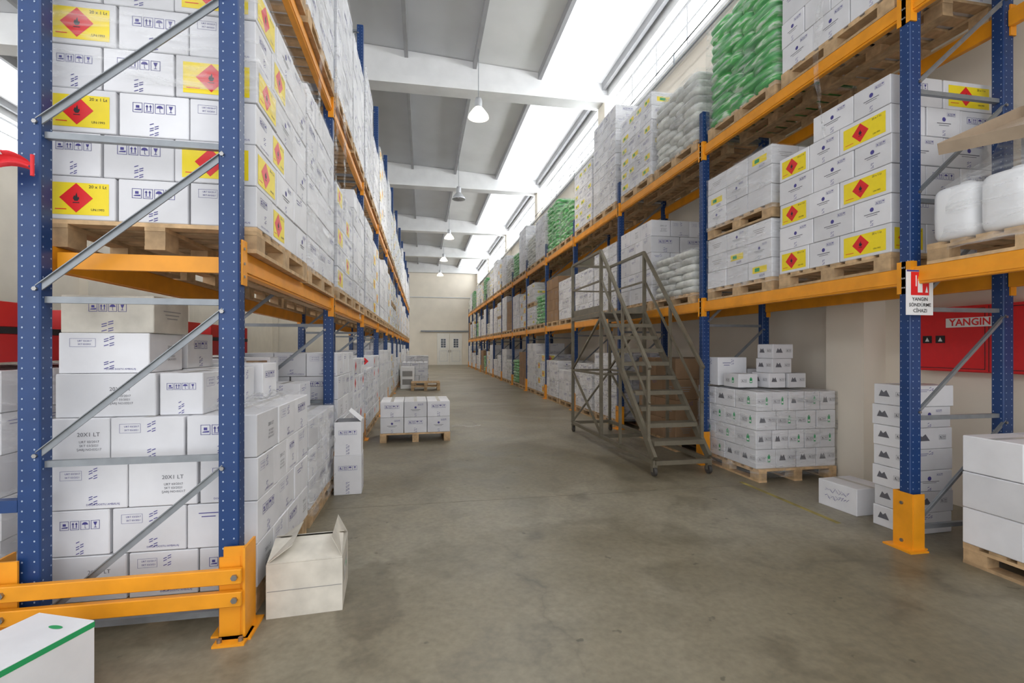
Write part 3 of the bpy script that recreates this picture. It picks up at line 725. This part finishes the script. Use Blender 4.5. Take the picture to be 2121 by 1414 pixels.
mb.box((0,0,.003),(.80,.5,t),ct); mb.box((-.40,0,.04),(t,.5,.08),ct); mb.box((.40,0,.04),(t,.5,.08),ct); mb.box((0,-.25,.04),(.80,t,.08),ct); mb.box((0,.25,.04),(.80,t,.08),ct)
F=Face(mb,(0,-.25,.04),(0,-1,0)); F.rect(-.1,0,.2,.03,'ink_grey')
o=mb.obj('cardboard_tray',(3.96,2.55,RL1+.88)); o.rotation_euler=(math.radians(10),math.radians(-24),0)

# ---------------------------------------------------------------- fire equipment
mb=MB()
mb.box((-.08,0,0),(.16,1.35,.60),'red',.008)
F=Face(mb,(-.16,0,0),(-1,0,0))
F.rect(.0,0,.006,.58,'black'); F.frame(-.34,0,.62,.54,.006,'black'); F.frame(.34,0,.62,.54,.006,'black')
for x in(-.52,-.40,.52): F.rect(x,.0,.085,.07,'black',1); F.poly([(x-.02,-.02),(x+.02,-.02),(x,.02)],'white',2)
F.rect(-.15,.150,.40,.085,'white',2); F.text('YANGIN',-.15,.150,.088,'red',3,.025)
mb.obj('fire_hose_cabinet',(XR-.003,3.37,1.58))
mb=MB(); mb.box((0,0,0),(.235,.006,.33),'white'); F=Face(mb,(0,-.003,0),(0,-1,0))
F.rect(0,.065,.16,.17,'red'); F.rect(0,.05,.042,.10,'white',1); F.rect(0,.108,.02,.02,'white',1); F.rect(.02,.122,.06,.012,'white',1); F.rect(-.035,.085,.01,.08,'white',1); F.poly([(.045,.0),(.07,.0),(.058,.05)],'white',1)
F.rect(0,.158,.235,.012,'ink',1)
for i,t_ in enumerate(('YANGIN','SÖNDÜRME','CİHAZI')): F.text(t_,0,-.05-.042*i,.036,'black',1,.01)
mb.obj('fire_extinguisher_sign',(3.585,2.94,1.905))
mb=MB(); mb.box((0,0,0),(.1,.3,.3),'red',.005); mb.obj('alarm_box',(XR-.055,2.35,1.95))

# ---------------------------------------------------------------- rolling stair
mb=MB(); S='stair_steel'; W=.70; D0,D1,D2=5.22,6.95,8.35; PZ=2.02
def bb(p,q,w=.04,h=.04): mb.bar(p,q,w,h,S)
x0,x1=0,W
for x in(x0,x1):
    bb((x,D0,.16),(x,D2,.16),.05,.05)
    bb((x,D0+.02,.20),(x,D1,PZ),.04,.09)
    bb((x,D1,.16),(x,D1,PZ+.95),.045,.045); bb((x,D2,.16),(x,D2,PZ+.95),.045,.045)
    ym=(D0+D1)/2+.15; bb((x,ym,.16),(x,ym,.2+(PZ-.2)*(ym-D0)/(D1-D0)-.04),.035,.035)
    bb((x,D1,PZ-.02),(x,D2,PZ-.02),.05,.06)
    bb((x,D1,PZ+.95),(x,D2,PZ+.95)); bb((x,D1,PZ+.5),(x,D2,PZ+.5),.025,.025)
    bb((x,D1,1.1),(x,D2,1.1),.035,.035)
    bb((x,D1,.18),(x,D2,1.08),.03,.03); bb((x,D2,1.12),(x,D1,PZ-.05),.03,.03)
    for hh,th_ in((.92,.04),(.5,.025)):
        bb((x,D0+.14,.33+hh),(x,D1,PZ+hh+.02),th_,th_)
    for f in(.02,.5):
        yy=D0+.14+(D1-D0-.14)*f; zz=.33+(PZ-.33)*f; bb((x,yy,zz-.03),(x,yy,zz+.92),.035,.035)
n=9
for i in range(1,n+1):
    f=i/(n+1); y=D0+.06+(D1-D0)*(f-.04); z=.2+(PZ-.2)*f
    mb.box((W/2,y,z),(W-.04,.20,.03),S); mb.box((W/2,y-.10,z-.012),(W-.04,.008,.05),S)
mb.box((W/2,(D1+D2)/2,PZ+.015),(W,D2-D1,.02),S)
for y in(D0,D1,D2): bb((x0,y,.16),(x1,y,.16),.05,.05)
bb((x0,D2,PZ+.95),(x1,D2,PZ+.95)); bb((x0,D2,PZ+.5),(x1,D2,PZ+.5),.025,.025); bb((x0,D2,1.1),(x1,D2,1.1),.035,.035); bb((x0,D1,1.1),(x1,D1,1.1),.035,.035)
bb((x0,D2,.18),(x1,D2,1.08),.03,.03)
for x in(x0,x1): mb.box((x,(D1+D2)/2,PZ+.08),(.006,D2-D1,.1),S)
for x in(x0,x1):
    for y in(D0+.03,D2-.03):
        mb.tube((x-.018,y,.055),(x+.018,y,.055),.055,'caster',16); mb.box((x,y,.12),(.06,.06,.03),S); mb.box((x-.026,y,.09),(.006,.04,.08),S); mb.box((x+.026,y,.09),(.006,.04,.08),S)
mb.obj('rolling_warehouse_stair',(2.66,0,0))

mb=MB()
mb.box((3.5,4.2,.001),(.045,1.3,.002),'line_yellow')
mb.obj('floor_marking',(0,0,0))
mb=MB()
for y in(4.72,12.4,20,27.6,35.2): mb.box((1.3,y,.0005),(4.4,.005,.001),'joint')
mb.obj('floor_joint',(0,0,0))

# ---------------------------------------------------------------- world, camera
wd=bpy.data.worlds.new('World'); scn.world=wd; wd.use_nodes=True
bg=wd.node_tree.nodes['Background']; bg.inputs[0].default_value=(.95,.97,1,1); bg.inputs[1].default_value=1.8
cam=bpy.data.cameras.new('Camera'); co=bpy.data.objects.new('Camera',cam); scn.collection.objects.link(co); scn.camera=co
cam.sensor_width=36; cam.lens=36*1000/2121; cam.shift_y=13/2121; cam.clip_end=200; cam.clip_start=.05
co.location=(0,0,1.5); co.rotation_euler=(math.radians(90),0,-math.atan(.185))
